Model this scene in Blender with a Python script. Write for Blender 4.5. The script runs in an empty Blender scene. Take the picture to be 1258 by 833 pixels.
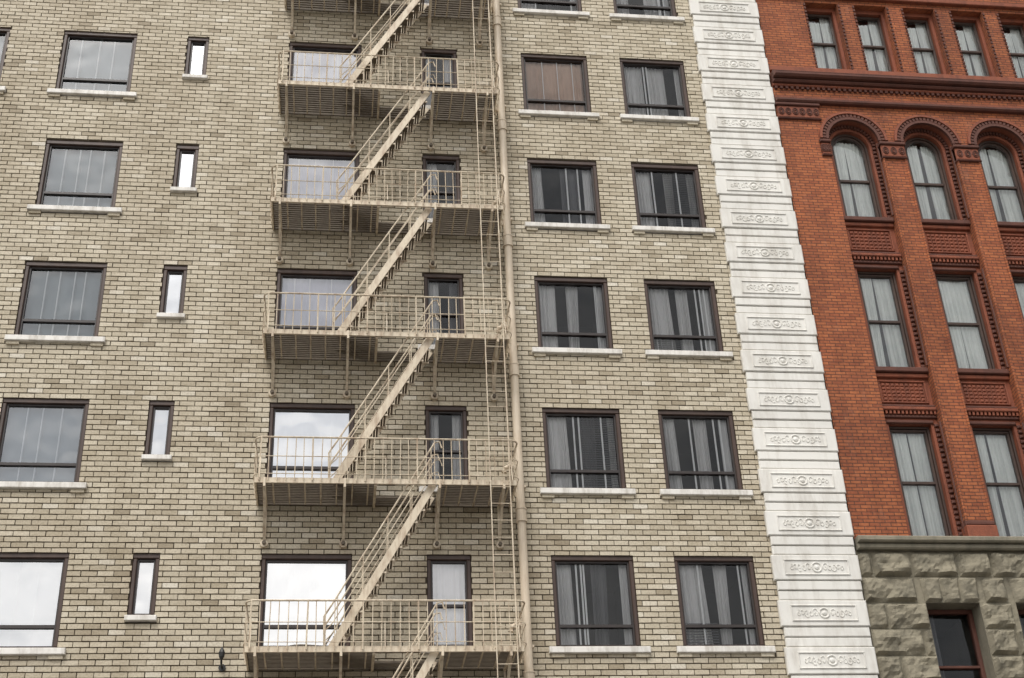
import bpy, math, random
import numpy as np
from mathutils import Matrix, Vector, noise
random.seed(7)
GZ=1.6   # eye height: all heights below are measured from eye level, ground is at -GZ
scene=bpy.context.scene

# ---------------------------------------------------------------- materials
def nt(m):
    m.use_nodes=True; t=m.node_tree; t.nodes.clear(); return t
class N:
    def __init__(s,t): s.t=t
    def __call__(s,typ,ins=None,**kw):
        n=s.t.nodes.new(typ)
        for k,v in kw.items(): setattr(n,k,v)
        for k,v in (ins or {}).items():
            if isinstance(v,bpy.types.NodeSocket): s.t.links.new(v,n.inputs[k])
            else: n.inputs[k].default_value=v
        return n
def c4(c): return (c[0],c[1],c[2],1)
def mixc(n,fac,a,b,mode='MIX'):
    m=n('ShaderNodeMix',data_type='RGBA',blend_type=mode)
    for k,v in ((0,fac),(6,a),(7,b)):
        if isinstance(v,bpy.types.NodeSocket): n.t.links.new(v,m.inputs[k])
        else: m.inputs[k].default_value=v
    return m.outputs[2]
def ramp(n,src,stops):
    r=n('ShaderNodeValToRGB',{0:src}); e=r.color_ramp.elements
    while len(e)<len(stops): e.new(0.5)
    for el,(p,c) in zip(e,stops): el.position=p; el.color=c4(c) if len(c)==3 else c
    return r.outputs[0]
def pos(n,sx=1,sy=1,sz=1):
    g=n('ShaderNodeNewGeometry'); m=n('ShaderNodeMapping',{'Vector':g.outputs['Position']}); m.inputs['Scale'].default_value=(sx,sy,sz); return m.outputs[0]
def paint(name,col,rough=0.6,dirt=None,dscale=3.0,damt=0.5,streak=True,bump=0.0,bscale=40,metal=0,lo=0.45,hi=0.75):
    m=bpy.data.materials.new(name); t=nt(m); n=N(t)
    dirt=dirt or tuple(c*0.5 for c in col)
    no=n('ShaderNodeTexNoise',{'Vector':pos(n,1,1,0.25 if streak else 1),'Scale':dscale,'Detail':8.0,'Roughness':0.65})
    f=ramp(n,no.outputs[0],[(lo,(0,0,0)),(hi,(damt,damt,damt))])
    c=mixc(n,f,c4(col),c4(dirt))
    no2=n('ShaderNodeTexNoise',{'Vector':pos(n),'Scale':0.6,'Detail':3.0})
    c=mixc(n,0.3,c,ramp(n,no2.outputs[0],[(0.3,(0.6,0.6,0.6)),(0.65,(1,1,1))]),'MULTIPLY')
    b=n('ShaderNodeBsdfPrincipled',{'Base Color':c,'Roughness':rough,'Metallic':metal})
    if bump:
        no3=n('ShaderNodeTexNoise',{'Vector':pos(n),'Scale':float(bscale),'Detail':6.0})
        bp=n('ShaderNodeBump',{'Height':no3.outputs[0],'Strength':bump,'Distance':0.02}); t.links.new(bp.outputs[0],b.inputs['Normal'])
    o=n('ShaderNodeOutputMaterial',{0:b.outputs[0]})
    return m
def brick_island():
    m=bpy.data.materials.new('beige_brick'); t=nt(m); n=N(t)
    g=n('ShaderNodeNewGeometry')
    c=ramp(n,g.outputs['Random Per Island'],[(0.0,(0.34,0.285,0.20)),(0.06,(0.47,0.407,0.30)),(0.3,(0.52,0.458,0.347)),(0.75,(0.57,0.506,0.39)),(0.95,(0.63,0.565,0.445)),(1.0,(0.68,0.63,0.53))])
    no=n('ShaderNodeTexNoise',{'Vector':pos(n,1,1,0.25),'Scale':0.55,'Detail':8.0,'Roughness':0.65})
    c=mixc(n,0.65,c,ramp(n,no.outputs[0],[(0.32,(0.68,0.63,0.56)),(0.58,(1,1,1))]),'MULTIPLY')
    no2=n('ShaderNodeTexNoise',{'Vector':pos(n),'Scale':26.0,'Detail':6.0})
    c=mixc(n,0.5,c,ramp(n,no2.outputs[0],[(0.3,(0.55,0.51,0.45)),(0.56,(1,1,1))]),'MULTIPLY')
    bp=n('ShaderNodeBump',{'Height':no2.outputs[0],'Strength':0.5,'Distance':0.012})
    b=n('ShaderNodeBsdfPrincipled',{'Base Color':c,'Roughness':0.7,'Normal':bp.outputs[0]})
    n('ShaderNodeOutputMaterial',{0:b.outputs[0]}); return m
def red_brick():
    m=bpy.data.materials.new('red_brick'); t=nt(m); n=N(t)
    g=n('ShaderNodeNewGeometry'); s=n('ShaderNodeSeparateXYZ',{0:g.outputs['Position']})
    a=n('ShaderNodeMath',{0:s.outputs[0],1:s.outputs[1]},operation='ADD')
    v=n('ShaderNodeCombineXYZ',{0:a.outputs[0],1:s.outputs[2]})
    br=n('ShaderNodeTexBrick',{'Vector':v.outputs[0],'Color1':c4((0.45,0.142,0.052)),'Color2':c4((0.30,0.083,0.034)),'Mortar':c4((0.13,0.05,0.028)),'Scale':1.0,'Mortar Size':0.010,'Mortar Smooth':0.3,'Bias':-0.1,'Brick Width':0.24,'Row Height':0.082})
    no=n('ShaderNodeTexNoise',{'Vector':pos(n,1,1,0.3),'Scale':0.8,'Detail':8.0,'Roughness':0.68})
    c=mixc(n,0.95,br.outputs[0],ramp(n,no.outputs[0],[(0.3,(0.5,0.46,0.46)),(0.5,(0.9,0.9,0.9)),(0.66,(1.15,1.12,1.08))]),'MULTIPLY')
    no2=n('ShaderNodeTexNoise',{'Vector':pos(n),'Scale':14.0,'Detail':5.0})
    c=mixc(n,0.55,c,ramp(n,no2.outputs[0],[(0.35,(0.55,0.5,0.5)),(0.6,(1,1,1))]),'MULTIPLY')
    no3=n('ShaderNodeTexNoise',{'Vector':pos(n,1.4,1.4,0.5),'Scale':1.7,'Detail':8.0,'Roughness':0.75})
    ef=ramp(n,no3.outputs[0],[(0.56,(0,0,0)),(0.76,(0.35,0.35,0.35))])
    c=mixc(n,ef,c,c4((0.36,0.20,0.14)))
    iv=n('ShaderNodeMath',{0:1.0,1:br.outputs[1]},operation='SUBTRACT')
    bp=n('ShaderNodeBump',{'Height':iv.outputs[0],'Strength':0.8,'Distance':0.015})
    b=n('ShaderNodeBsdfPrincipled',{'Base Color':c,'Roughness':0.85,'Normal':bp.outputs[0]})
    n('ShaderNodeOutputMaterial',{0:b.outputs[0]}); return m
def glass(name,refl,tint=(1,1,1),wav=0.02):
    m=bpy.data.materials.new(name); t=nt(m); n=N(t)
    no=n('ShaderNodeTexNoise',{'Vector':pos(n),'Scale':1.3,'Detail':1.0})
    bp=n('ShaderNodeBump',{'Height':no.outputs[0],'Strength':1.0,'Distance':wav})
    tr=n('ShaderNodeBsdfTransparent',{0:c4(tint)}); gl=n('ShaderNodeBsdfGlossy',{'Color':(1,1,1,1),'Roughness':0.02,'Normal':bp.outputs[0]})
    fr=n('ShaderNodeFresnel',{'IOR':1.5}); a=n('ShaderNodeMath',{0:fr.outputs[0],1:refl},operation='ADD',use_clamp=True)
    mx=n('ShaderNodeMixShader',{0:a.outputs[0],1:tr.outputs[0],2:gl.outputs[0]})
    n('ShaderNodeOutputMaterial',{0:mx.outputs[0]}); return m
M={}
M['brick']=brick_island()
M['mortar']=paint('beige_mortar',(0.072,0.053,0.034),0.95,(0.045,0.034,0.024),2.0,0.6,bump=0.3)
M['red']=red_brick()
M['terra']=paint('red_terracotta',(0.26,0.075,0.036),0.75,(0.11,0.034,0.02),5,0.9,bump=0.5,bscale=25)
M['terradk']=paint('brown_terracotta',(0.12,0.042,0.027),0.75,(0.055,0.022,0.016),4,0.8,bump=0.4,bscale=25)
M['white']=paint('white_terracotta',(0.80,0.78,0.73),0.5,(0.47,0.43,0.37),4,0.7,bump=0.1,bscale=12)
M['whitedk']=paint('terracotta_joint',(0.16,0.145,0.12),0.9)
M['sill']=paint('painted_sill',(0.80,0.77,0.72),0.6,(0.34,0.30,0.24),6,0.75)
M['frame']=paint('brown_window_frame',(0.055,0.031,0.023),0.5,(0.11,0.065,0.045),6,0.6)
M['sash']=paint('dark_sash',(0.03,0.022,0.02),0.4,(0.06,0.045,0.04),6,0.5)
M['iron']=paint('cream_painted_iron',(0.70,0.60,0.455),0.5,(0.27,0.15,0.08),8,0.8,bump=0.15)
M['irondk']=paint('dark_painted_iron',(0.15,0.12,0.085),0.7,(0.07,0.05,0.035),7,0.8)  # darker iron tone for deck slats, treads and bracket bolts
M['pipe']=paint('cream_pipe_paint',(0.71,0.60,0.46),0.45,(0.42,0.31,0.2),5,0.6)
M['stone']=paint('olive_sandstone',(0.27,0.24,0.175),0.92,(0.10,0.092,0.068),3.0,0.95,streak=False,bump=1.0,bscale=10)
M['stonesm']=paint('smooth_sandstone',(0.255,0.228,0.17),0.88,(0.11,0.10,0.075),3,0.85,streak=True,bump=0.5,bscale=14)
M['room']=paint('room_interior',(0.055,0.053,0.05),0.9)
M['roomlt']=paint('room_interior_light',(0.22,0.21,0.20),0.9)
M['cwhite']=paint('white_curtain',(0.89,0.89,0.88),0.8,(0.75,0.75,0.75),5,0.3)
M['cgrey']=paint('grey_curtain',(0.68,0.67,0.66),0.8,(0.45,0.45,0.45),5,0.4)
M['cblue']=paint('blue_grey_sheer',(0.29,0.335,0.36),0.8,(0.21,0.245,0.27),1.2,0.6)
M['clav']=paint('lavender_sheer',(0.62,0.62,0.69),0.8,(0.48,0.48,0.55),1.2,0.6)
M['cdark']=paint('dark_drape',(0.14,0.14,0.145),0.8)
M['cbeige']=paint('tan_drape',(0.60,0.43,0.33),0.8)
M['gL1']=glass('window_glass_strong_sky_boost',0.50,(0.92,0.94,0.96))  # reflectivity raised to imitate brighter low sky; one left row and small windows
M['gL2']=glass('window_glass_mild_sky_boost',0.17,(0.85,0.9,0.94))  # milder raise for the next row up, sky brightness put into the glass
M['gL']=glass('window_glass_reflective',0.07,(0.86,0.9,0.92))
M['gE1']=glass('window_glass_escape_sky_boost',0.60,(0.95,0.96,0.98))  # brighter sky reflection of the lower escape windows built into the glass
M['gE']=glass('window_glass_escape',0.16,(0.95,0.95,0.98))
M['gR']=glass('window_glass_clear',0.0,(0.95,0.96,0.97))
M['gB']=glass('window_glass_old',0.07,(0.97,1.0,0.98),0.05)
M['roof']=paint('roof_gravel',(0.12,0.115,0.11),0.95)
M['asphalt']=paint('asphalt',(0.05,0.05,0.052),0.9,(0.03,0.03,0.03),1,0.6,False,bump=0.5,bscale=60)
M['walk']=paint('concrete_pavement',(0.32,0.31,0.29),0.9,(0.2,0.19,0.18),1,0.6,False,bump=0.2)
M['kerb']=paint('granite_kerb',(0.28,0.27,0.26),0.85)
M['ylw']=paint('yellow_road_paint',(0.55,0.38,0.04),0.7)
M['black']=paint('black_iron',(0.02,0.02,0.02),0.5)

# ---------------------------------------------------------------- mesh builder
class MB:
    def __init__(s): s.v=[];s.f=[];s.m=[];s.mats=[]
    def mi(s,k):
        if k not in s.mats: s.mats.append(k)
        return s.mats.index(k)
    def add(s,vs,fs,k):
        o=len(s.v); s.v+=vs; i=s.mi(k)
        for f in fs: s.f.append(tuple(o+a for a in f)); s.m.append(i)
    def box(s,x0,x1,y0,y1,z0,z1,k):
        s.add([(x0,y0,z0),(x1,y0,z0),(x1,y1,z0),(x0,y1,z0),(x0,y0,z1),(x1,y0,z1),(x1,y1,z1),(x0,y1,z1)],
              [(0,1,5,4),(1,2,6,5),(2,3,7,6),(3,0,4,7),(4,5,6,7),(3,2,1,0)],k)
    def cbox(s,x0,x1,y0,y1,z0,z1,k,c=0.02):
        s.add([(x0,y1,z0),(x1,y1,z0),(x1,y1,z1),(x0,y1,z1),
               (x0,y0+c,z0),(x1,y0+c,z0),(x1,y0+c,z1),(x0,y0+c,z1),
               (x0+c,y0,z0+c),(x1-c,y0,z0+c),(x1-c,y0,z1-c),(x0+c,y0,z1-c)],
              [(8,9,10,11),(4,5,9,8),(5,6,10,9),(6,7,11,10),(7,4,8,11),(0,1,5,4),(1,2,6,5),(2,3,7,6),(3,0,4,7),(3,2,1,0)],k)
    def bar(s,p,q,w,h,k,up=(0,0,1)):
        p=Vector(p);q=Vector(q);d=(q-p).normalized();u=Vector(up)
        if abs(d.dot(u))>0.98:u=Vector((0,1,0))
        a=d.cross(u).normalized()*w/2;b=a.cross(d).normalized()*h/2
        vs=[tuple(p-a-b),tuple(p+a-b),tuple(p+a+b),tuple(p-a+b),tuple(q-a-b),tuple(q+a-b),tuple(q+a+b),tuple(q-a+b)]
        s.add(vs,[(0,1,5,4),(1,2,6,5),(2,3,7,6),(3,0,4,7),(4,5,6,7),(3,2,1,0)],k)
    def tube(s,pts,r,k,n=8,caps=True):
        pts=[Vector(p) for p in pts]; vs=[];fs=[]
        for i,p in enumerate(pts):
            d=(pts[min(i+1,len(pts)-1)]-pts[max(i-1,0)]).normalized()
            u=Vector((0,0,1)) if abs(d.z)<0.9 else Vector((0,1,0))
            a=d.cross(u).normalized();b=a.cross(d).normalized()
            rr=r[i] if isinstance(r,(list,tuple)) else r
            for j in range(n):
                t=2*math.pi*j/n; vs.append(tuple(p+a*rr*math.cos(t)+b*rr*math.sin(t)))
        for i in range(len(pts)-1):
            for j in range(n):
                fs.append((i*n+j,i*n+(j+1)%n,(i+1)*n+(j+1)%n,(i+1)*n+j))
        if caps: fs.append(tuple(range(n))); fs.append(tuple(len(vs)-1-j for j in range(n)))
        s.add(vs,fs,k)
    def obj(s,name,parent=None,smooth=False):
        me=bpy.data.meshes.new(name); me.from_pydata([(a,b,c+GZ) for a,b,c in s.v],[],s.f)
        for k in s.mats: me.materials.append(M[k])
        me.polygons.foreach_set('material_index',s.m)
        if smooth: me.polygons.foreach_set('use_smooth',[True]*len(s.f))
        me.update(); o=bpy.data.objects.new(name,me); scene.collection.objects.link(o)
        if parent: o.parent=parent
        return o
def empty(name):
    o=bpy.data.objects.new(name,None); scene.collection.objects.link(o); return o
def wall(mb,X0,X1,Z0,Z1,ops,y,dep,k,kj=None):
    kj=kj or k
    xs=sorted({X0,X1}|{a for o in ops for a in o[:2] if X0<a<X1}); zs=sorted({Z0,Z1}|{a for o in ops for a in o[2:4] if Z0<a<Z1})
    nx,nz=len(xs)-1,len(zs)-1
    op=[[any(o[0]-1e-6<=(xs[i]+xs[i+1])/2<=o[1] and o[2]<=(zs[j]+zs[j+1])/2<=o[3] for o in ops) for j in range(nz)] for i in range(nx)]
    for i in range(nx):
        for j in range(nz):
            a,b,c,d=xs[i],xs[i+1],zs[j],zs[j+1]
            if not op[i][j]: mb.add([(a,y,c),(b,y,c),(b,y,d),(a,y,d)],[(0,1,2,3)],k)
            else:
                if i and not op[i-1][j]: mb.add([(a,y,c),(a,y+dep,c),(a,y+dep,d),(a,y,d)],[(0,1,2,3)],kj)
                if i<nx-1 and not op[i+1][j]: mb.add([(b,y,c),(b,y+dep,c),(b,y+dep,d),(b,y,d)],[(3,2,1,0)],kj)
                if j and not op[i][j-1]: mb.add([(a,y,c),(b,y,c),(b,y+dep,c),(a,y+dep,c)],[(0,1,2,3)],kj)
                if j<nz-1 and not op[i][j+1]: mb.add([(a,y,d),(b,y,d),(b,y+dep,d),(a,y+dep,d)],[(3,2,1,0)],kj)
def curtain(mb,x0,x1,z0,z1,y,k,folds=8,amp=0.03,sweep=0.0):
    n=max(6,int(folds*6)); vs=[];fs=[]; ph=random.random()*6
    jit=[random.uniform(.6,1.4) for _ in range(n+1)]
    for i in range(n+1):
        t=i/n; yy=y+amp*math.sin(ph+t*folds*2*math.pi)*jit[i//3]+amp*0.5*math.sin(ph*2+t*folds*2.7*math.pi)
        xa=x0+(x1-x0)*t
        vs+=[(xa+sweep*t,yy,z0),(xa,yy*0.5+y*0.5,z1)]
    for i in range(n): fs.append((2*i,2*i+2,2*i+3,2*i+1))
    mb.add(vs,fs,k)
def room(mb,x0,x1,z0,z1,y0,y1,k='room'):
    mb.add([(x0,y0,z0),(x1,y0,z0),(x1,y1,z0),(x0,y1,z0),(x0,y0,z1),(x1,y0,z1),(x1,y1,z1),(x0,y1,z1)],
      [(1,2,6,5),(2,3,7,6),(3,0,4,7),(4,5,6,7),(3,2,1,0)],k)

# ================================================================ BEIGE BUILDING
beige=empty('beige_brick_building')
H=3.405; rows=[10.67+H*i for i in range(-2,7)]  # window head heights
BX0,BX1=-17.0,8.93; BZ0,BZ1=-GZ,34.0
cols={'LL':(-9.94,-8.20),'L':(-6.93,-5.19),'S':(-3.98,-3.46),'E':(-1.50,0.28),'D':(1.77,2.66),'A':(4.29,5.99),'B':(6.84,8.52),'LS':(-13.6,-13.08),'LLL':(-16.2,-14.5)}
wins=[]; ops=[]
for zt in rows:
    for c,(a,b) in cols.items():
        h=1.30 if c in('S','LS') else 1.94
        wins.append((c,a,b,zt,zt-h)); ops.append((a,b,zt-h,zt))
sills=[]
for c,a,b,zt,zb in wins:
    if c in('S','LS'): sills.append((a-0.03,b+0.05,zb-0.11,zb))
    else: sills.append((a-0.15,b+0.17,zb-0.13,zb))
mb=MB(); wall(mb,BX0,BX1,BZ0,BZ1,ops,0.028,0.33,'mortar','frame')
mb.add([(BX0,0.028,BZ0),(BX0,16,BZ0),(BX0,16,BZ1),(BX0,0.028,BZ1)],[(3,2,1,0)],'brick')
mb.add([(BX0,16,BZ0),(10.75,16,BZ0),(10.75,16,BZ1),(BX0,16,BZ1)],[(3,2,1,0)],'brick')
mb.add([(BX0,0.028,BZ1),(10.75,0.028,BZ1),(10.75,16,BZ1),(BX0,16,BZ1)],[(0,1,2,3)],'roof')
mb.add([(10.75,0.028,BZ0),(10.75,16,BZ0),(10.75,16,BZ1),(10.75,0.028,BZ1)],[(0,1,2,3)],'brick')
mb.obj('mortar_wall',beige)
# individually laid bricks
mb=MB(); CH=0.118; J=0.024; BL=0.31; blk=ops+sills
r=0; z=BZ0+1.4
while z<BZ1-0.3:
    za,zb=z,z+CH-J
    hit=[o for o in blk if o[2]<zb and o[3]>za]
    x=BX0-(BL/2 if r%2 else 0)+0.012*math.sin(r*12.9)
    while x<BX1:
        j1=random.uniform(-.004,.004)
        xa,xb=max(x,BX0),min(x+BL-J*0.7+j1,BX1)
        x+=BL
        if xb-xa<0.03: continue
        pieces=[(xa,xb,za,zb)]
        for o in hit:
            new=[]
            for (a,b,c,d) in pieces:
                if o[1]<=a or o[0]>=b: new.append((a,b,c,d)); continue
                if a<o[0]: new.append((a,o[0],c,d))
                if b>o[1]: new.append((o[1],b,c,d))
                ia,ib=max(a,o[0]),min(b,o[1])
                if c<o[2]-0.02: new.append((ia,ib,c,min(d,o[2])))
                if d>o[3]+0.02: new.append((ia,ib,max(c,o[3]),d))
            pieces=new
        for a,b,c,d in pieces:
            if b-a<0.025 or d-c<0.015: continue
            y=random.uniform(-0.005,0.005); t=random.uniform(-0.003,0.003); t2=random.uniform(-.004,.004)
            mb.add([(a,y,c+t),(b,y+t,c-t),(b,y+t2,d+t),(a,y-t,d-t),(a,0.035,c),(b,0.035,c),(b,0.035,d),(a,0.035,d)],
                   [(0,1,2,3),(1,5,6,2),(4,0,3,7),(3,2,6,7),(4,5,1,0)],'brick')
    z+=CH; r+=1
for (a,b,c,d) in sills:
    if b-a>1.2:
        for xx in(a+0.04,b-0.30): mb.box(xx,xx+0.26,-0.045,0.02,c-0.075,c-0.002,'brick')
mb.box(BX0,BX1,-0.10,0.02,BZ0,BZ0+1.38,'stonesm')
mb.box(BX0-0.3,10.75,-0.55,0.02,33.55,34.1,'white'); mb.box(BX0-0.3,10.75,-0.3,0.02,33.2,33.547,'white')
mb.obj('brick_courses',beige)

wf=MB(); gl=MB(); cu=MB(); sl=MB(); rm=MB()
def bwin(c,x0,x1,zt,zb,ri):
    fw=0.085
    y0=0.035
    wf.cbox(x0,x1,y0,0.2,zt-fw-0.02,zt,'frame',0.015); wf.cbox(x0,x1,y0,0.2,zb,zb+0.05,'frame',0.012)
    wf.cbox(x0,x0+fw,y0+.002,0.2,zb+0.05,zt-fw-0.02,'frame',0.015); wf.cbox(x1-fw,x1,y0+.002,0.2,zb+0.05,zt-fw-0.02,'frame',0.015)
    a,b,lo,hi=x0+fw,x1-fw,zb+0.05,zt-fw-0.02
    s=0.035
    wf.box(a,b,0.09,0.19,hi-s,hi,'sash'); wf.box(a,b,0.09,0.19,lo,lo+s,'sash')
    wf.box(a,a+s,0.092,0.19,lo+s,hi-s,'sash'); wf.box(b-s,b,0.092,0.19,lo+s,hi-s,'sash')
    if c=='D':
        m=(lo+hi)/2-0.05; wf.box(a+s,b-s,0.088,0.188,m-0.025,m+0.025,'sash')
    elif c not in('S','LS'):
        m=lo+0.42; wf.box(a+s,b-s,0.088,0.188,m-0.03,m+0.03,'sash')
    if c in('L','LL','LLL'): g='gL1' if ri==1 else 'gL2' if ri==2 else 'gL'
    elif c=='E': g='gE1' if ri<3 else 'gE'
    elif c in('S','LS'): g='gL1'
    elif c=='D': g='gE' if ri==1 else 'gR'
    else: g='gR'
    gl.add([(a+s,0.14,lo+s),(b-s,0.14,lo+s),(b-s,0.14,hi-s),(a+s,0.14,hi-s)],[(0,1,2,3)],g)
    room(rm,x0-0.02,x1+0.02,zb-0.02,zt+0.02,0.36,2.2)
    yc=0.25
    if c in('L','LL','LLL'):
        cu.add([(a,yc+.03,lo),(b,yc+.03,lo),(b,yc+.03,hi),(a,yc+.03,hi)],[(0,1,2,3)],'cwhite' if ri==1 else 'cblue')
        k=random.choice([3,4]); 
        for i in range(k):
            xx=a+(b-a)*(0.2+0.72*(i+random.uniform(-.12,.12))/k)+0.05
            cu.box(xx,xx+0.026,yc-.07,yc-.03,lo+0.0,hi,'cwhite')
    elif c in('S','LS'):
        cu.add([(a,yc-.03,lo),(b,yc-.03,lo),(b,yc-.03,hi),(a,yc-.03,hi)],[(0,1,2,3)],'cwhite')
    elif c=='E':
        curtain(cu,a,b,lo,hi,yc,'cwhite' if ri<3 else 'clav',10,0.010)
        if ri>=3:
            for i in range(3):
                xx=a+(b-a)*(0.15+0.27*i+random.uniform(-.04,.04)); cu.box(xx,xx+0.025,yc-.06,yc-.04,lo,hi,'cwhite')
    elif c=='D':
        if ri==1: curtain(cu,a,b,lo,hi,yc-.03,'cwhite',5,0.02)
        else:
            curtain(cu,a,a+(b-a)*random.uniform(.2,.45),lo,hi,yc,'cgrey',4,0.03); curtain(cu,b-(b-a)*0.3,b,lo,hi,yc,random.choice(['cdark','cgrey']),3,0.03)
    else:
        st=(ri*2+(c=='B')); rr=random.Random(st*31+11); w=b-a
        if ri==5 and c=='A':
            curtain(cu,a,b,lo,hi,yc-.03,'cbeige',9,0.025)
            for q_ in(.3,.55,.8): cu.box(a+w*q_,a+w*q_+.02,yc-.09,yc-.07,lo,hi,'cwhite')
        else:
            l=rr.uniform(.18,.36); curtain(cu,a,a+w*l,lo,hi,yc,'cgrey',5,0.03,rr.uniform(-.02,.08))
            x2=a+w*rr.uniform(.44,.54); wd=w*rr.uniform(.16,.28); curtain(cu,x2,x2+wd,lo,hi,yc+.02,rr.choice(['cgrey','cgrey','cdark']),4,0.03,rr.uniform(-.06,.06))
            curtain(cu,b-w*rr.uniform(.08,.18),b,lo,hi,yc,'cgrey',2,0.02)
            for i in range(rr.choice([2,3,3])):
                xx=a+w*rr.uniform(.2,.9); cu.box(xx,xx+0.034,yc-.09,yc-.07,lo,hi,'cwhite')
            if rr.random()<0.7:
                xa=a+w*rr.choice([.0,.5]); zz=lo
                top=hi if rr.random()<.4 else lo+0.5
                while zz<top:
                    cu.add([(xa,yc-.05,zz),(xa+w*.48,yc-.05,zz),(xa+w*.48,yc-.02,zz+0.03),(xa,yc-.02,zz+0.03)],[(0,1,2,3)],'cdark'); zz+=0.055
for c,a,b,zt,zb in wins: bwin(c,a,b,zt,zb,round((zt-10.67)/H)+1)
for (a,b,c,d) in sills: sl.cbox(a,b,-0.09,0.12,c,d-0.002,'sill',0.012)
wf.obj('window_frames',beige); gl.obj('window_glass',beige); cu.obj('curtains',beige); sl.obj('window_sills',beige); rm.obj('rooms',beige)

# terracotta quoin strip
q=MB(); P=0.985; z=8.42-P*10; QX0,QX1=8.93,10.75
q.box(QX0+0.02,QX1-0.02,-0.03,0.02,BZ0,33.2,'whitedk')
while z<33:
    a,b=QX0-0.05,QX1-0.005
    oy=random.uniform(-.004,.004); Y=-0.095+oy
    q.cbox(a,b,Y,0.0,z-0.275,z+0.275,'white',0.02)
    fx0,fx1,fz0,fz1=a+0.24,b-0.24,z-0.17,z+0.17
    t=0.024
    q.cbox(fx0,fx1,Y-.022,Y+.005,fz1-t,fz1,'white',0.007); q.cbox(fx0,fx1,Y-.022,Y+.005,fz0,fz0+t,'white',0.007)
    q.cbox(fx0,fx0+t,Y-.021,Y+.005,fz0+t,fz1-t,'white',0.007); q.cbox(fx1-t,fx1,Y-.021,Y+.005,fz0+t,fz1-t,'white',0.007)
    cx=(a+b)/2
    ring=[(cx+0.10*math.cos(u),Y-0.006,z+0.10*math.sin(u)) for u in [2*math.pi*i/16 for i in range(17)]]
    q.tube(ring,0.017,'white',6,False)
    q.tube([(cx,Y+.005,z),(cx,Y-0.02,z),(cx,Y-0.03,z)],[0.06,0.045,0.01],'white',10)
    for sgn in(-1,1):
        for j,(ox,rr) in enumerate([(0.18,0.07),(0.28,0.06),(0.37,0.065),(0.46,0.05),(0.54,0.05)]):
            ph=j*2.1+random.uniform(-.4,.4)
            sp=[(cx+sgn*(ox+rr*(1-u/9)*math.cos(u*0.8+ph)),Y-0.004,z+rr*1.5*(1-u/11)*math.sin(u*0.8+ph)) for u in range(9)]
            q.tube(sp,0.0115,'white',5)
    q.cbox(QX0,QX1-0.03,-0.068+oy,0.0,z+0.29,z+0.482,'white',0.018)
    q.cbox(QX0,QX1-0.03,-0.080-oy,0.0,z+0.497,z+0.695,'white',0.018)
    z+=P
q.obj('terracotta_quoins',beige)

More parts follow.
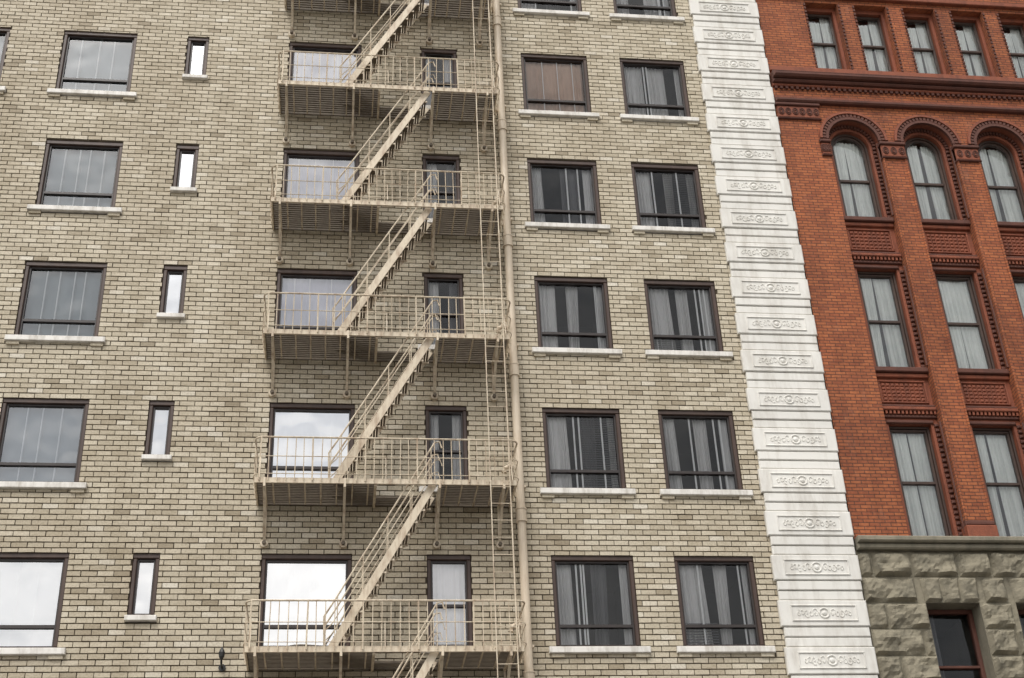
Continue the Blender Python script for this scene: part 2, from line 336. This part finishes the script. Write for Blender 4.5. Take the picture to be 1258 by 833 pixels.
# ================================================================ FIRE ESCAPE
fe=empty('fire_escape'); d=MB()
DX0,DX1=-1.65,3.50; YF=-1.10
decks=[z-2.33 for z in rows if z-2.33>1.0]
SX0,SX1=-0.10,1.85; YA,YB=-1.00,-0.42
for di,zd in enumerate(decks):
    d.box(DX0,DX1,YF-0.02,YF+0.02,zd-0.055,zd+0.055,'iron')
    d.box(DX0,DX0+0.03,YF+0.022,-0.01,zd-0.05,zd+0.05,'iron'); d.box(DX1-0.03,DX1,YF+0.022,-0.01,zd-0.05,zd+0.05,'iron')
    d.box(DX0+0.03,DX1-0.03,-0.06,-0.03,zd-0.05,zd+0.03,'irondk')
    y=-0.12
    hole=(0.70,1.95)
    while y>YF+0.05:
        segs=[(DX0+0.03,DX1-0.03)]
        if YA-0.06<y<YB+0.06: segs=[(DX0+0.03,hole[0]),(hole[1],DX1-0.03)]
        for a,b in segs: d.box(a,b,y-0.020,y+0.020,zd-0.022,zd+0.018,'irondk')
        y-=0.078
    xx=DX0+0.35
    while xx<DX1-0.1:
        if not(hole[0]+.02<xx<hole[1]-.02): d.box(xx-0.014,xx+0.014,YF+0.022,-0.062,zd-0.045,zd-0.023,'iron')
        xx+=0.31
    for xx in (-1.46,0.10,0.70,1.97,3.25):
        d.box(xx-0.025,xx+0.025,YF+0.022,-0.02,zd-0.09,zd-0.047,'iron')
    for xx in (-1.46,0.10,1.97,3.25):
        pts=[(xx,YF+0.06,zd-0.08),(xx,-0.62,zd-0.33),(xx,-0.22,zd-0.66),(xx,-0.05,zd-0.88)]
        for p0,p1 in zip(pts,pts[1:]): d.bar(p0,p1,0.052,0.052,'iron')
        d.tube([(xx,-0.10,zd-0.90),(xx,-0.0,zd-0.90)],0.08,'iron',10)
        d.tube([(xx,-0.17,zd-0.90),(xx,-0.10,zd-0.90)],0.04,'irondk',6)
        d.bar((xx,-0.04,zd-0.05),(xx,-0.04,zd-0.84),0.045,0.02,'iron')
        d.bar((xx,YF-0.03,zd+0.05),(xx,YF-0.03,zd-0.14),0.045,0.03,'iron')
    def railpath(zz,off=0):
        x0,x1=DX0-0.03+off,DX1+0.06-off; yf=YF-0.06+off; rc=0.16
        pts=[(x0,-0.02,zz)]
        for i in range(7):
            u=math.pi+math.pi/2*i/6; pts.append((x0+rc+rc*math.cos(u),yf+rc+rc*math.sin(u),zz))
        for i in range(7):
            u=1.5*math.pi+math.pi/2*i/6; pts.append((x1-rc+rc*math.cos(u),yf+rc+rc*math.sin(u),zz))
        pts.append((x1,-0.02,zz)); return pts
    d.tube(railpath(zd+0.92),0.019,'iron',6); d.tube(railpath(zd+0.50),0.010,'iron',5); d.tube(railpath(zd+0.12),0.009,'iron',5)
    xx=DX0+0.08
    i=0
    while xx<DX1:
        rr=0.017 if i%6==0 else 0.0095
        jx=random.uniform(-.014,.014)
        d.tube([(xx,YF-0.05,zd-0.02),(xx+jx,YF-0.06,zd+0.92)],rr,'iron',5); xx+=0.172; i+=1
    for xe in(DX0-0.03,DX1+0.06):
        for yy in(-0.25,-0.45,-0.65,-0.85): d.tube([(xe,yy,zd),(xe,yy,zd+0.92)],0.009,'iron',5)
    for xx in (DX0+0.1,0.9,DX1-0.1): d.tube([(xx,YF-0.05,zd+0.5),(xx,YF-0.2,zd-0.04)],0.009,'iron',5)
    if di<len(decks)-1:
        A=Vector((SX0,0,zd+0.02)); B=Vector((SX1,0,zd+H))
        for yy in(YA,YB):
            o=Vector((0,yy,0)); d.bar(tuple(A+o),tuple(B+o),0.022,0.15,'iron')
            u=(B-A)
            for hgt,rr in((0.86,0.018),(0.46,0.011)):
                up=Vector((0,0,hgt)); s0=A+o+u*0.02+up; s1=A+o+u*1.02+up
                d.tube([tuple(A+o+Vector((-0.12,0,hgt*0.35))),tuple(A+o+Vector((-0.13,0,hgt*0.75))),tuple(s0),tuple(s1),tuple(s1+Vector((0.10,0,0.02))),tuple(s1+Vector((0.14,0,-0.12)))],rr,'iron',6)
            for tt in(0.06,0.3,0.54,0.78,0.98):
                p=A+o+u*tt; d.tube([tuple(p),tuple(p+Vector((0,0,0.86)))],0.011,'iron',5)
        nt_=13
        for i in range(1,nt_):
            p=A.lerp(B,i/nt_)
            for k_ in(-0.085,-0.03,0.025,0.08): d.box(p.x+k_-0.02,p.x+k_+0.02,YA+0.013,YB-0.013,p.z-0.009,p.z+0.009,'irondk')
            for yy in (YA+0.012,YB-0.03):
                d.box(p.x-0.10,p.x+0.13,yy,yy+0.018,p.z-0.05,p.z-0.010,'iron')
d.obj('platforms_and_stairs',fe)
l=MB()
for xx in(2.97,3.36): l.bar((xx,-1.2,decks[1]),(xx,-1.2,34.9),0.02,0.02,'iron')
z=decks[1]+0.2
while z<34.8:
    l.tube([(2.97,-1.2,z),(3.36,-1.2,z)],0.009,'iron',5); z+=0.36
for zd in decks[1:]:
    for xx in(2.97,3.36): l.bar((xx,-1.2,zd+0.0),(xx,YF-0.02,zd+0.0),0.03,0.02,'iron')
l.tube([(3.52,-0.12,decks[1]),(3.52,-0.12,34.4)],0.012,'iron',6)
l.obj('escape_ladder',fe)

pp=MB(); px=3.69;py=-0.26
pp.tube([(px,py,-GZ),(px,py,34.6)],0.088,'pipe',16)
z=1.2
while z<34:
    pp.tube([(px,py,z-0.12),(px,py,z+0.12)],0.108,'pipe',16)
    pp.tube([(px,py,z-0.15),(px,py,z-0.12)],0.118,'pipe',16); pp.tube([(px,py,z+0.12),(px,py,z+0.15)],0.118,'pipe',16)
    z+=H
for zd in decks:
    pp.box(px-0.13,px+0.13,py+0.02,0.0,zd+0.32,zd+0.37,'pipe')
    pp.tube([(px-0.05,py,zd+0.75),(px-0.22,py-0.05,zd+0.75),(px-0.30,py-0.06,zd+0.70),(px-0.32,py-0.06,zd+0.6)],[0.05,0.045,0.05,0.06],'pipe',10)
    ring=[(px-0.2+0.06*math.cos(u),py-0.16,zd+0.75+0.06*math.sin(u)) for u in [2*math.pi*i/10 for i in range(11)]]
    pp.tube(ring,0.012,'pipe',5,False); pp.tube([(px-0.2,py-0.04,zd+0.75),(px-0.2,py-0.16,zd+0.75)],0.015,'pipe',6)
po=pp.obj('standpipe')
wl=MB(); lx,lz=-2.12,8.45
wl.tube([(lx,0,lz-0.1),(lx,-0.25,lz-0.1),(lx,-0.3,lz-0.02)],0.02,'black',6); wl.tube([(lx,0.0,lz-.1),(lx,-0.03,lz-.1)],0.07,'black',10)
wl.tube([(lx,-.3,lz-.04),(lx,-.3,lz+.02),(lx,-.3,lz+.10),(lx,-.3,lz+.15),(lx,-.3,lz+.21)],[.02,.05,.06,.04,.01],'black',10)
wl.obj('wall_lantern')

# ================================================================ RED BUILDING
red=empty('red_brick_building')
RX0,RX1=10.765,23.6; RZ1=33.0
C=[12.65+1.955*i for i in range(5)]; HW=0.665; SPR=21.88; ZB=11.05
mb=MB()
ops=[(c-HW,c+HW,ZB,SPR) for c in C]
TC=[12.56+1.37*i for i in range(8)]; 
top_ops=[(c-0.45,c+0.45,24.22,26.62) for c in TC]+[(c-0.45,c+0.45,28.2,30.6) for c in TC]
wall(mb,RX0,RX1,ZB,SPR,ops,0.0,0.45,'red')
wall(mb,RX0,RX1,22.62,RZ1,top_ops,0.0,0.3,'red')
mb.add([(C[0]-0.9775,0,SPR),(RX0,0,SPR),(RX0,0,22.62),(C[0]-0.9775,0,22.62)],[(3,2,1,0)],'red')
mb.add([(C[-1]+0.9775,0,SPR),(RX1,0,SPR),(RX1,0,22.62),(C[-1]+0.9775,0,22.62)],[(0,1,2,3)],'red')
def arch(mb,cx,r,y,dep,xh,zt,k,kj):
    n=28; A=[(cx-r*math.cos(math.pi*i/n),SPR+r*math.sin(math.pi*i/n)) for i in range(n+1)]
    for (a,b),(c,d_) in zip(A,A[1:]):
        mb.add([(a,y,b),(c,y,d_),(c,y,zt),(a,y,zt)],[(0,1,2,3)],k)
        mb.add([(a,y,b),(c,y,d_),(c,y+dep,d_),(a,y+dep,b)],[(0,1,2,3)],kj)
    if xh>r:
        for a,b in((cx-xh,cx-r),(cx+r,cx+xh)): mb.add([(a,y,SPR),(b,y,SPR),(b,y,zt),(a,y,zt)],[(0,1,2,3)],k)
for cx in C: arch(mb,cx,HW,0.0,0.25,0.9775,22.62,'red','terra')
mb.add([(RX1,0,-GZ),(RX1,16,-GZ),(RX1,16,RZ1),(RX1,0,RZ1)],[(0,1,2,3)],'red')
mb.add([(RX0,0,RZ1),(RX1,0,RZ1),(RX1,16,RZ1),(RX0,16,RZ1)],[(0,1,2,3)],'roof')
mb.add([(RX0,0,22),(RX0,16,22),(RX0,16,RZ1),(RX0,0,RZ1)],[(0,1,2,3)],'red')
mb.add([(RX0,16,-GZ),(RX1,16,-GZ),(RX1,16,RZ1),(RX0,16,RZ1)],[(0,1,2,3)],'red')
mb.obj('brick_walls',red)
t=MB(); g=MB(); cu=MB(); rm=MB(); fr=MB()
def ringblocks(mb,cx,r0,r1,y0,y1,n,k,gap=0.12):
    for i in range(n):
        a0=math.pi*(i+gap/2)/n; a1=math.pi*(i+1-gap/2)/n
        vs=[]
        for y in(y0,y1):
            for (r_,a_) in((r0,a0),(r0,a1),(r1,a1),(r1,a0)): vs.append((cx-r_*math.cos(a_),y,SPR+r_*math.sin(a_)))
        mb.add(vs,[(0,1,2,3),(0,4,5,1),(1,5,6,2),(2,6,7,3),(3,7,4,0)],k)
def ringsolid(mb,cx,r0,r1,y0,y1,k,n=28):
    P_=[]
    for i in range(n+1):
        a_=math.pi*i/n
        for y in(y0,y1):
            for r_ in(r0,r1): P_.append((cx-r_*math.cos(a_),y,SPR+r_*math.sin(a_)))
    fs=[]
    for i in range(n):
        o=4*i;p=o+4
        fs+=[(o,o+1,p+1,p),(o+1,o+3,p+3,p+1),(o+2,o,p,p+2)]
    mb.add(P_,fs,k)
def sash(x0,x1,z0,z1,y,mid=None,k='frame'):
    w=0.055
    fr.cbox(x0,x1,y,y+.1,z1-w,z1,k,.01); fr.cbox(x0,x1,y,y+.1,z0,z0+w,k,.01)
    fr.cbox(x0,x0+w,y+.002,y+.1,z0+w,z1-w,k,.01); fr.cbox(x1-w,x1,y+.002,y+.1,z0+w,z1-w,k,.01)
    if mid: fr.box(x0+w,x1-w,y-.003,y+.09,mid-.028,mid+.028,k)
def rcurt(x0,x1,z0,z1,y):
    w=x1-x0; m=x0+w*random.uniform(.42,.55); gp=random.choice([0.0,0.0,.05,.10])
    curtain(cu,x0,m-gp*.5,z0,z1,y,'cwhite',5,0.028,random.uniform(-.1,0)); curtain(cu,m+gp*.5,x1,z0,z1,y+0.02,'cwhite',5,0.028,random.uniform(0,.02))
BW=0.50
for cx in C:
    wall(t,cx-HW,cx+HW,ZB,SPR,[(cx-BW,cx+BW,11.2,13.95),(cx-BW,cx+BW,15.36,18.14),(cx-BW,cx+BW,19.60,SPR)],0.25,0.22,'terra')
    arch(t,cx,BW,0.25,0.22,HW,22.62,'terra','terra')
    for sgn in(-1,1):
        for (za,zb) in((11.25,13.95),(15.4,18.14),(19.65,SPR)):
            z=za
            while z<zb-0.05:
                xe=cx+sgn*(HW-0.055)
                t.cbox(xe-0.045,xe+0.045,0.19,0.249,z,z+0.075,'terradk',.015)
                z+=0.125
            t.tube([(cx+sgn*(HW-0.012),0.10,za),(cx+sgn*(HW-0.012),0.10,zb)],0.028,'terradk',8)
    ringblocks(t,cx,0.57,0.66,0.19,0.249,22,'terradk',0.35)
    ringsolid(t,cx,HW-0.02,0.72,-0.05,0.02,'terradk'); ringblocks(t,cx,0.725,0.815,-0.055,-0.002,24,'terradk',0.35); ringsolid(t,cx,0.82,0.885,-0.075,0.01,'terra')
    ringsolid(t,cx,0.735,0.80,-0.02,0.01,'terra')
    for (zs,zh,zpan) in ((15.36,13.95,0),(19.60,18.14,0)):
        a,b=cx-HW+0.002,cx+HW-0.002
        t.cbox(a,b,0.10,0.248,zs-0.13,zs,'terradk',.02)
        t.cbox(a,b,0.17,0.248,zs-0.24,zs-0.133,'terra',.02)
        z0=zh+0.30
        t.cbox(a,b,0.12,0.248,z0,z0+0.09,'terra',.02); t.cbox(a,b,0.16,0.248,z0+0.093,z0+0.16,'terradk',.02)
        x=a+0.02
        while x<b-0.05:
            t.box(x,x+0.05,0.15,0.248,z0-0.085,z0-0.002,'terra'); x+=0.095
        t.cbox(a,b,0.19,0.248,z0-0.16,z0-0.09,'terradk',.015)
        pa,pb,p0,p1=a+.10,b-.10,z0+0.22,zs-0.31
        for (u0,u1,v0,v1) in((pa,pb,p0,p0+.04),(pa,pb,p1-.04,p1),(pa,pa+.04,p0+.04,p1-.04),(pb-.04,pb,p0+.04,p1-.04)): t.cbox(u0,u1,.205,.248,v0,v1,'terra',.01)
        nx_=9;nz_=5
        for i in range(nx_):
            for j in range(nz_):
                u=pa+.06+(pb-pa-.12)*(i+.5)/nx_; v=p0+.06+(p1-p0-.12)*(j+.5)/nz_
                t.cbox(u-.042,u+.042,.215,.249,v-.038,v+.038,'terra',.016)
        t.cbox(cx-BW-0.06,cx+BW+0.06,0.205,0.248,zh+0.004,zh+0.09,'terradk',.02)
    for (z0,z1) in((11.2,13.95),(15.36,18.14)):
        sash(cx-BW+.004,cx+BW-.004,z0+.004,z1-.004,0.36,None,'frame')
        sash(cx-BW+.062,cx+BW-.062,z0+.062,z1-.062,0.40,z0+(z1-z0)*0.5,'frame')
        g.add([(cx-.4,0.45,z0+.1),(cx+.4,0.45,z0+.1),(cx+.4,0.45,z1-.1),(cx-.4,0.45,z1-.1)],[(0,1,2,3)],'gB')
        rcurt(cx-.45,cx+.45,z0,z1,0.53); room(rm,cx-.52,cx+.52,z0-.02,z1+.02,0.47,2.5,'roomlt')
    z0=19.60
    n=20
    for (ra,y,kk) in((BW-.004,0.36,'frame'),(BW-.062,0.40,'frame')):
        ringsolid(fr,cx,ra-.055,ra,y,y+.1,kk)
        fr.box(cx-ra,cx-ra+.055,y,y+.1,z0+.06,SPR,kk); fr.box(cx+ra-.055,cx+ra,y,y+.1,z0+.06,SPR,kk)
    fr.box(cx-BW+.004,cx+BW-.004,0.36,0.5,z0+.002,z0+.058,'frame'); fr.box(cx-BW+.06,cx+BW-.06,0.397,0.5,z0+.06,z0+.12,'frame'); fr.box(cx-.4,cx+.4,0.40,0.48,20.87,20.93,'frame')
    vs=[(cx-.4,.45,z0+.1),(cx+.4,.45,z0+.1)]+[(cx+.4*math.cos(math.pi*i/n),.45,SPR+.4*math.sin(math.pi*i/n)) for i in range(n+1)]
    g.add(vs,[tuple(range(len(vs)))],'gB')
    rcurt(cx-.45,cx+.45,z0,SPR+.35,0.53); room(rm,cx-.52,cx+.52,z0-.02,22.5,0.47,2.5,'roomlt')
def capital(mb,x0,x1,z0,z1,kk='terradk'):
    mb.cbox(x0-.03,x1+.03,-0.10,0.10,z1-0.09,z1,kk,.02)
    mb.cbox(x0,x1,-0.05,0.08,z0,z1-0.093,'terra',.02)
    mb.cbox(x0-.02,x1+.02,-0.07,0.09,z0-0.05,z0-0.002,kk,.02)
    n=max(3,int((x1-x0)/0.17)); w=(x1-x0)/n
    for i in range(n):
        cx=x0+w*(i+.5); cz=(z0+z1-.09)/2
        for rr in(0.07,0.035):
            mb.tube([(cx+rr*math.cos(u),-0.06,cz+rr*1.5*math.sin(u)) for u in [2*math.pi*j/10 for j in range(11)]],0.014,kk,5,False)
for i in range(5):
    x0=(C[i]+HW); x1=(C[i+1]-HW) if i<4 else x0+0.62
    capital(t,x0,x1,21.38,21.83)
    t.cbox(x0-.03,x1+.03,-0.09,0.2,11.05,11.38,'terra',.03); t.cbox(x0-.02,x1+.02,-0.05,0.2,11.383,11.5,'terradk',.03)
    for xx in(x0+0.03,x1-0.03): t.tube([(xx,-0.005,11.5),(xx,-0.005,21.33)],0.03,'red',8)
capital(t,C[0]-HW-0.22,C[0]-HW,21.38,21.83)
capital(t,RX0+0.02,RX0+1.12,22.52,22.98); capital(t,C[-1]+1.3,RX1-.02,22.52,22.98)
def band(y,z0,z1,k,c=.02): t.cbox(RX0+.003,RX1+.1,y,0.02,z0,z1,k,c)
band(-0.14,22.99,23.12,'terradk',.04); band(-0.08,23.123,23.22,'terra'); band(-0.03,23.223,23.52,'red'); band(-0.10,23.523,23.60,'terra'); band(-0.20,23.603,23.70,'terradk',.04); band(-0.32,23.703,23.86,'terradk',.05); band(-0.26,23.863,23.92,'terradk')
x=RX0+.05
while x<RX1: t.box(x,x+.07,-0.09,-0.032,23.44,23.52,'terradk'); x+=.14
band(-0.08,24.05,24.215,'terra'); band(-0.12,26.75,26.9,'terra'); band(-0.5,32.6,33.1,'terradk',.06)
for ti,c in enumerate(TC):
    for zb in(24.22,28.2):
        zt=zb+2.4
        wall(t,c-.45,c+.45,zb,zt,[(c-.37,c+.37,zb+.06,zt-.12)],0.2,0.2,'terra')
        sash(c-.366,c+.366,zb+.064,zt-.124,0.3,zb+1.2,'frame')
        g.add([(c-.33,.37,zb+.1),(c+.33,.37,zb+.1),(c+.33,.37,zt-.2),(c-.33,.37,zt-.2)],[(0,1,2,3)],'gB')
        curtain(cu,c-.36,c+.05,zb,zt-.3,0.45,'cwhite',4,.025,-.08); curtain(cu,c+.08,c+.36,zb,zt-.1,0.47,'cwhite',3,.025); room(rm,c-.4,c+.4,zb,zt,0.41,2.3,'roomlt')
        for sgn in(-1,1):
            z=zb+.05
            while z<zt-.1:
                xe=c+sgn*.455; t.box(min(xe,xe+sgn*.05),max(xe,xe+sgn*.05),-0.035,0.1,z,z+.07,'terradk'); z+=.13
t.obj('terracotta_ornament',red); fr.obj('window_frames',red); g.obj('window_glass',red); cu.obj('curtains',red); rm.obj('rooms',red)
# stone base
s=MB(); ZT=10.80
s.cbox(RX0+.003,RX1+.15,-0.24,0.25,10.93,11.06,'stonesm',.03); s.cbox(RX0+.003,RX1+.1,-0.14,0.02,10.80,10.927,'stonesm',.03)
sops=[(c-.58,c+.58,7.2,9.67) for c in C]+[(c-.62,c+.62,-1.2,5.2) for c in C]
wall(s,RX0,RX1,-GZ,ZT,sops,0.03,0.6,'stone','stonesm')
vous=[(c-.72,c+.72,9.67,10.22) for c in C]
bl=sops+vous
CHS=0.56; z=ZT-CHS; r=0
def rock(x0,x1,z0,z1,sh=0.0,smooth=1.0):
    nx=max(3,int((x1-x0)/0.06)); nz=max(3,int((z1-z0)/0.06)); vs=[];fs=[]
    sd=random.random()*50; prot=random.uniform(.04,.09)*smooth; tl=random.uniform(-.05,.05); tm=random.uniform(-.05,.05)
    for j in range(nz+1):
        for i in range(nx+1):
            u=i/nx;v=j/nz
            x=x0+(x1-x0)*u+sh*(u-.5)*v*2; z=z0+(z1-z0)*v
            e=min(i,nx-i,j,nz-j)
            nz_=noise.fractal(Vector((x*2.8+sd,z*3.4,sd)),1,2,5)+0.5*abs(noise.noise(Vector((x*5+sd,z*6,3))))
            y=-(prot*min(1,.6+.3*e)+0.09*smooth*nz_+tl*(u-.5)+tm*(v-.5))
            if e==0: y=0.02
            vs.append((x,min(y,0.02),z))
    for j in range(nz):
        for i in range(nx):
            o=j*(nx+1)+i; fs.append((o,o+1,o+nx+2,o+nx+1))
    s.add(vs,fs,'stone')
while z>-GZ-0.3:
    z0=max(z,-GZ); z1=z+CHS-.03
    x=RX0-random.uniform(0,.5)
    while x<RX1:
        L=random.uniform(.65,1.25); a,b=max(x,RX0),min(x+L-.03,RX1); x+=L
        if b-a<.1: continue
        ps=[(a,b)]
        for o in bl:
            if o[2]<(z0+z1)/2<o[3]:
                nw=[]
                for (p0,p1) in ps:
                    if o[1]<=p0 or o[0]>=p1: nw.append((p0,p1)); continue
                    if p0<o[0]: nw.append((p0,o[0]-.01))
                    if p1>o[1]: nw.append((o[1]+.01,p1))
                ps=nw
        for p0,p1 in ps:
            if p1-p0>.08 and z1-z0>.1: rock(p0,p1,z0,z1)
    z-=CHS; r+=1
wfm=MB()
for c in C:
    n=3
    for i in range(n):
        b0=c-.60+1.2*i/n+.01; b1=c-.60+1.2*(i+1)/n-.01
        rock(b0,b1,9.68,10.22,0.04,.55)
    for (z0,z1,hw) in((7.2,9.67,.58),(-1.2,5.2,.62)):
        w=.09
        for (a,b,zz0,zz1) in((c-hw,c+hw,z1-w,z1),(c-hw,c+hw,z0,z0+w),(c-hw,c-hw+w,z0+w,z1-w),(c+hw-w,c+hw,z0+w,z1-w),(c-hw+w,c+hw-w,(z0+z1)/2-.03,(z0+z1)/2+.03)):
            wfm.cbox(a,b,.42,.55,zz0,zz1,'terradk',.012)
        wfm.add([(c-hw+w,.5,z0+w),(c+hw-w,.5,z0+w),(c+hw-w,.5,z1-w),(c-hw+w,.5,z1-w)],[(0,1,2,3)],'gR')
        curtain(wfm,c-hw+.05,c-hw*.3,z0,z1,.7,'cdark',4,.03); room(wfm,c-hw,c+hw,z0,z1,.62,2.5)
s.obj('rusticated_stone_base',red); wfm.obj('base_windows',red)

# ================================================================ GROUND
def sheet(name,x0,x1,y0,y1,z,k):
    m=MB(); m.add([(x0,y0,z-GZ),(x1,y0,z-GZ),(x1,y1,z-GZ),(x0,y1,z-GZ)],[(0,1,2,3)],k); return m.obj(name)
sheet('ground',-600,600,-600,600,-0.01,'walk')
sheet('street',-600,600,-22,-4.2,-0.004,'asphalt')
m=MB(); m.box(-600,600,-4.0,0.6,-GZ-.3,-GZ+.13,'walk'); m.box(-600,600,-4.2,-4.002,-GZ-.3,-GZ+.132,'kerb'); m.obj('pavement')
m=MB(); m.box(-600,600,-30,-22.2,-GZ-.3,-GZ+.13,'walk'); m.box(-600,600,-22.198,-22.0,-GZ-.3,-GZ+.132,'kerb'); m.obj('pavement')
m=MB()
for y in(-13.2,-13.0): m.add([(-600,y,-GZ+.001),(600,y,-GZ+.001),(600,y+.1,-GZ+.001),(-600,y+.1,-GZ+.001)],[(0,1,2,3)],'ylw')
m.obj('road_marking')

# ================================================================ LIGHT
w=bpy.data.worlds.new('World'); scene.world=w; w.use_nodes=True; t=w.node_tree; t.nodes.clear(); n=N(t)
EL,AZ=math.radians(55),math.radians(205)
sky=n('ShaderNodeTexSky',sky_type='NISHITA',sun_disc=False,sun_elevation=EL,sun_rotation=AZ,air_density=1.0,dust_density=4.0)
hs=n('ShaderNodeHueSaturation',{'Saturation':0.12,'Value':1.0,'Color':sky.outputs[0]})
tc=n('ShaderNodeTexCoord'); mp=n('ShaderNodeMapping',{'Vector':tc.outputs['Generated']}); mp.inputs['Scale'].default_value=(1,1,2.2)
no=n('ShaderNodeTexNoise',{'Vector':mp.outputs[0],'Scale':2.2,'Detail':7.0,'Roughness':0.55})
cl=ramp(n,no.outputs[0],[(0.35,(0.78,0.80,0.83)),(0.65,(1.48,1.45,1.40))])
cc=mixc(n,1.0,hs.outputs[0],cl,'MULTIPLY')
bg=n('ShaderNodeBackground',{0:cc,1:0.15}); n('ShaderNodeOutputWorld',{0:bg.outputs[0]})
sd=bpy.data.lights.new('sun','SUN'); sd.energy=1.5; sd.angle=math.radians(24); sd.color=(1,0.955,0.885)
so=bpy.data.objects.new('sun',sd); scene.collection.objects.link(so)
dirv=Vector((math.sin(AZ)*math.cos(EL),math.cos(AZ)*math.cos(EL),math.sin(EL)))
so.rotation_euler=dirv.to_track_quat('Z','Y').to_euler(); so.location=(0,-40,60)

# ================================================================ CAMERA
yaw,pitch,roll=0.141834,0.540925,-0.048874
f=Vector((math.sin(yaw)*math.cos(pitch),math.cos(yaw)*math.cos(pitch),math.sin(pitch)))
r0=Vector((math.cos(yaw),-math.sin(yaw),0)); u0=r0.cross(f)
rv=r0*math.cos(roll)+u0*math.sin(roll); uv=-r0*math.sin(roll)+u0*math.cos(roll)
cd=bpy.data.cameras.new('camera'); cam=bpy.data.objects.new('camera',cd); scene.collection.objects.link(cam)
mat=Matrix((rv,uv,-f)).transposed().to_4x4(); mat.translation=Vector((0,-26,GZ)); cam.matrix_world=mat
cd.sensor_width=36; cd.lens=36*1697.63/1258; cd.clip_end=3000
scene.camera=cam
scene.view_settings.view_transform='Standard'; scene.view_settings.look='None'; scene.view_settings.exposure=0
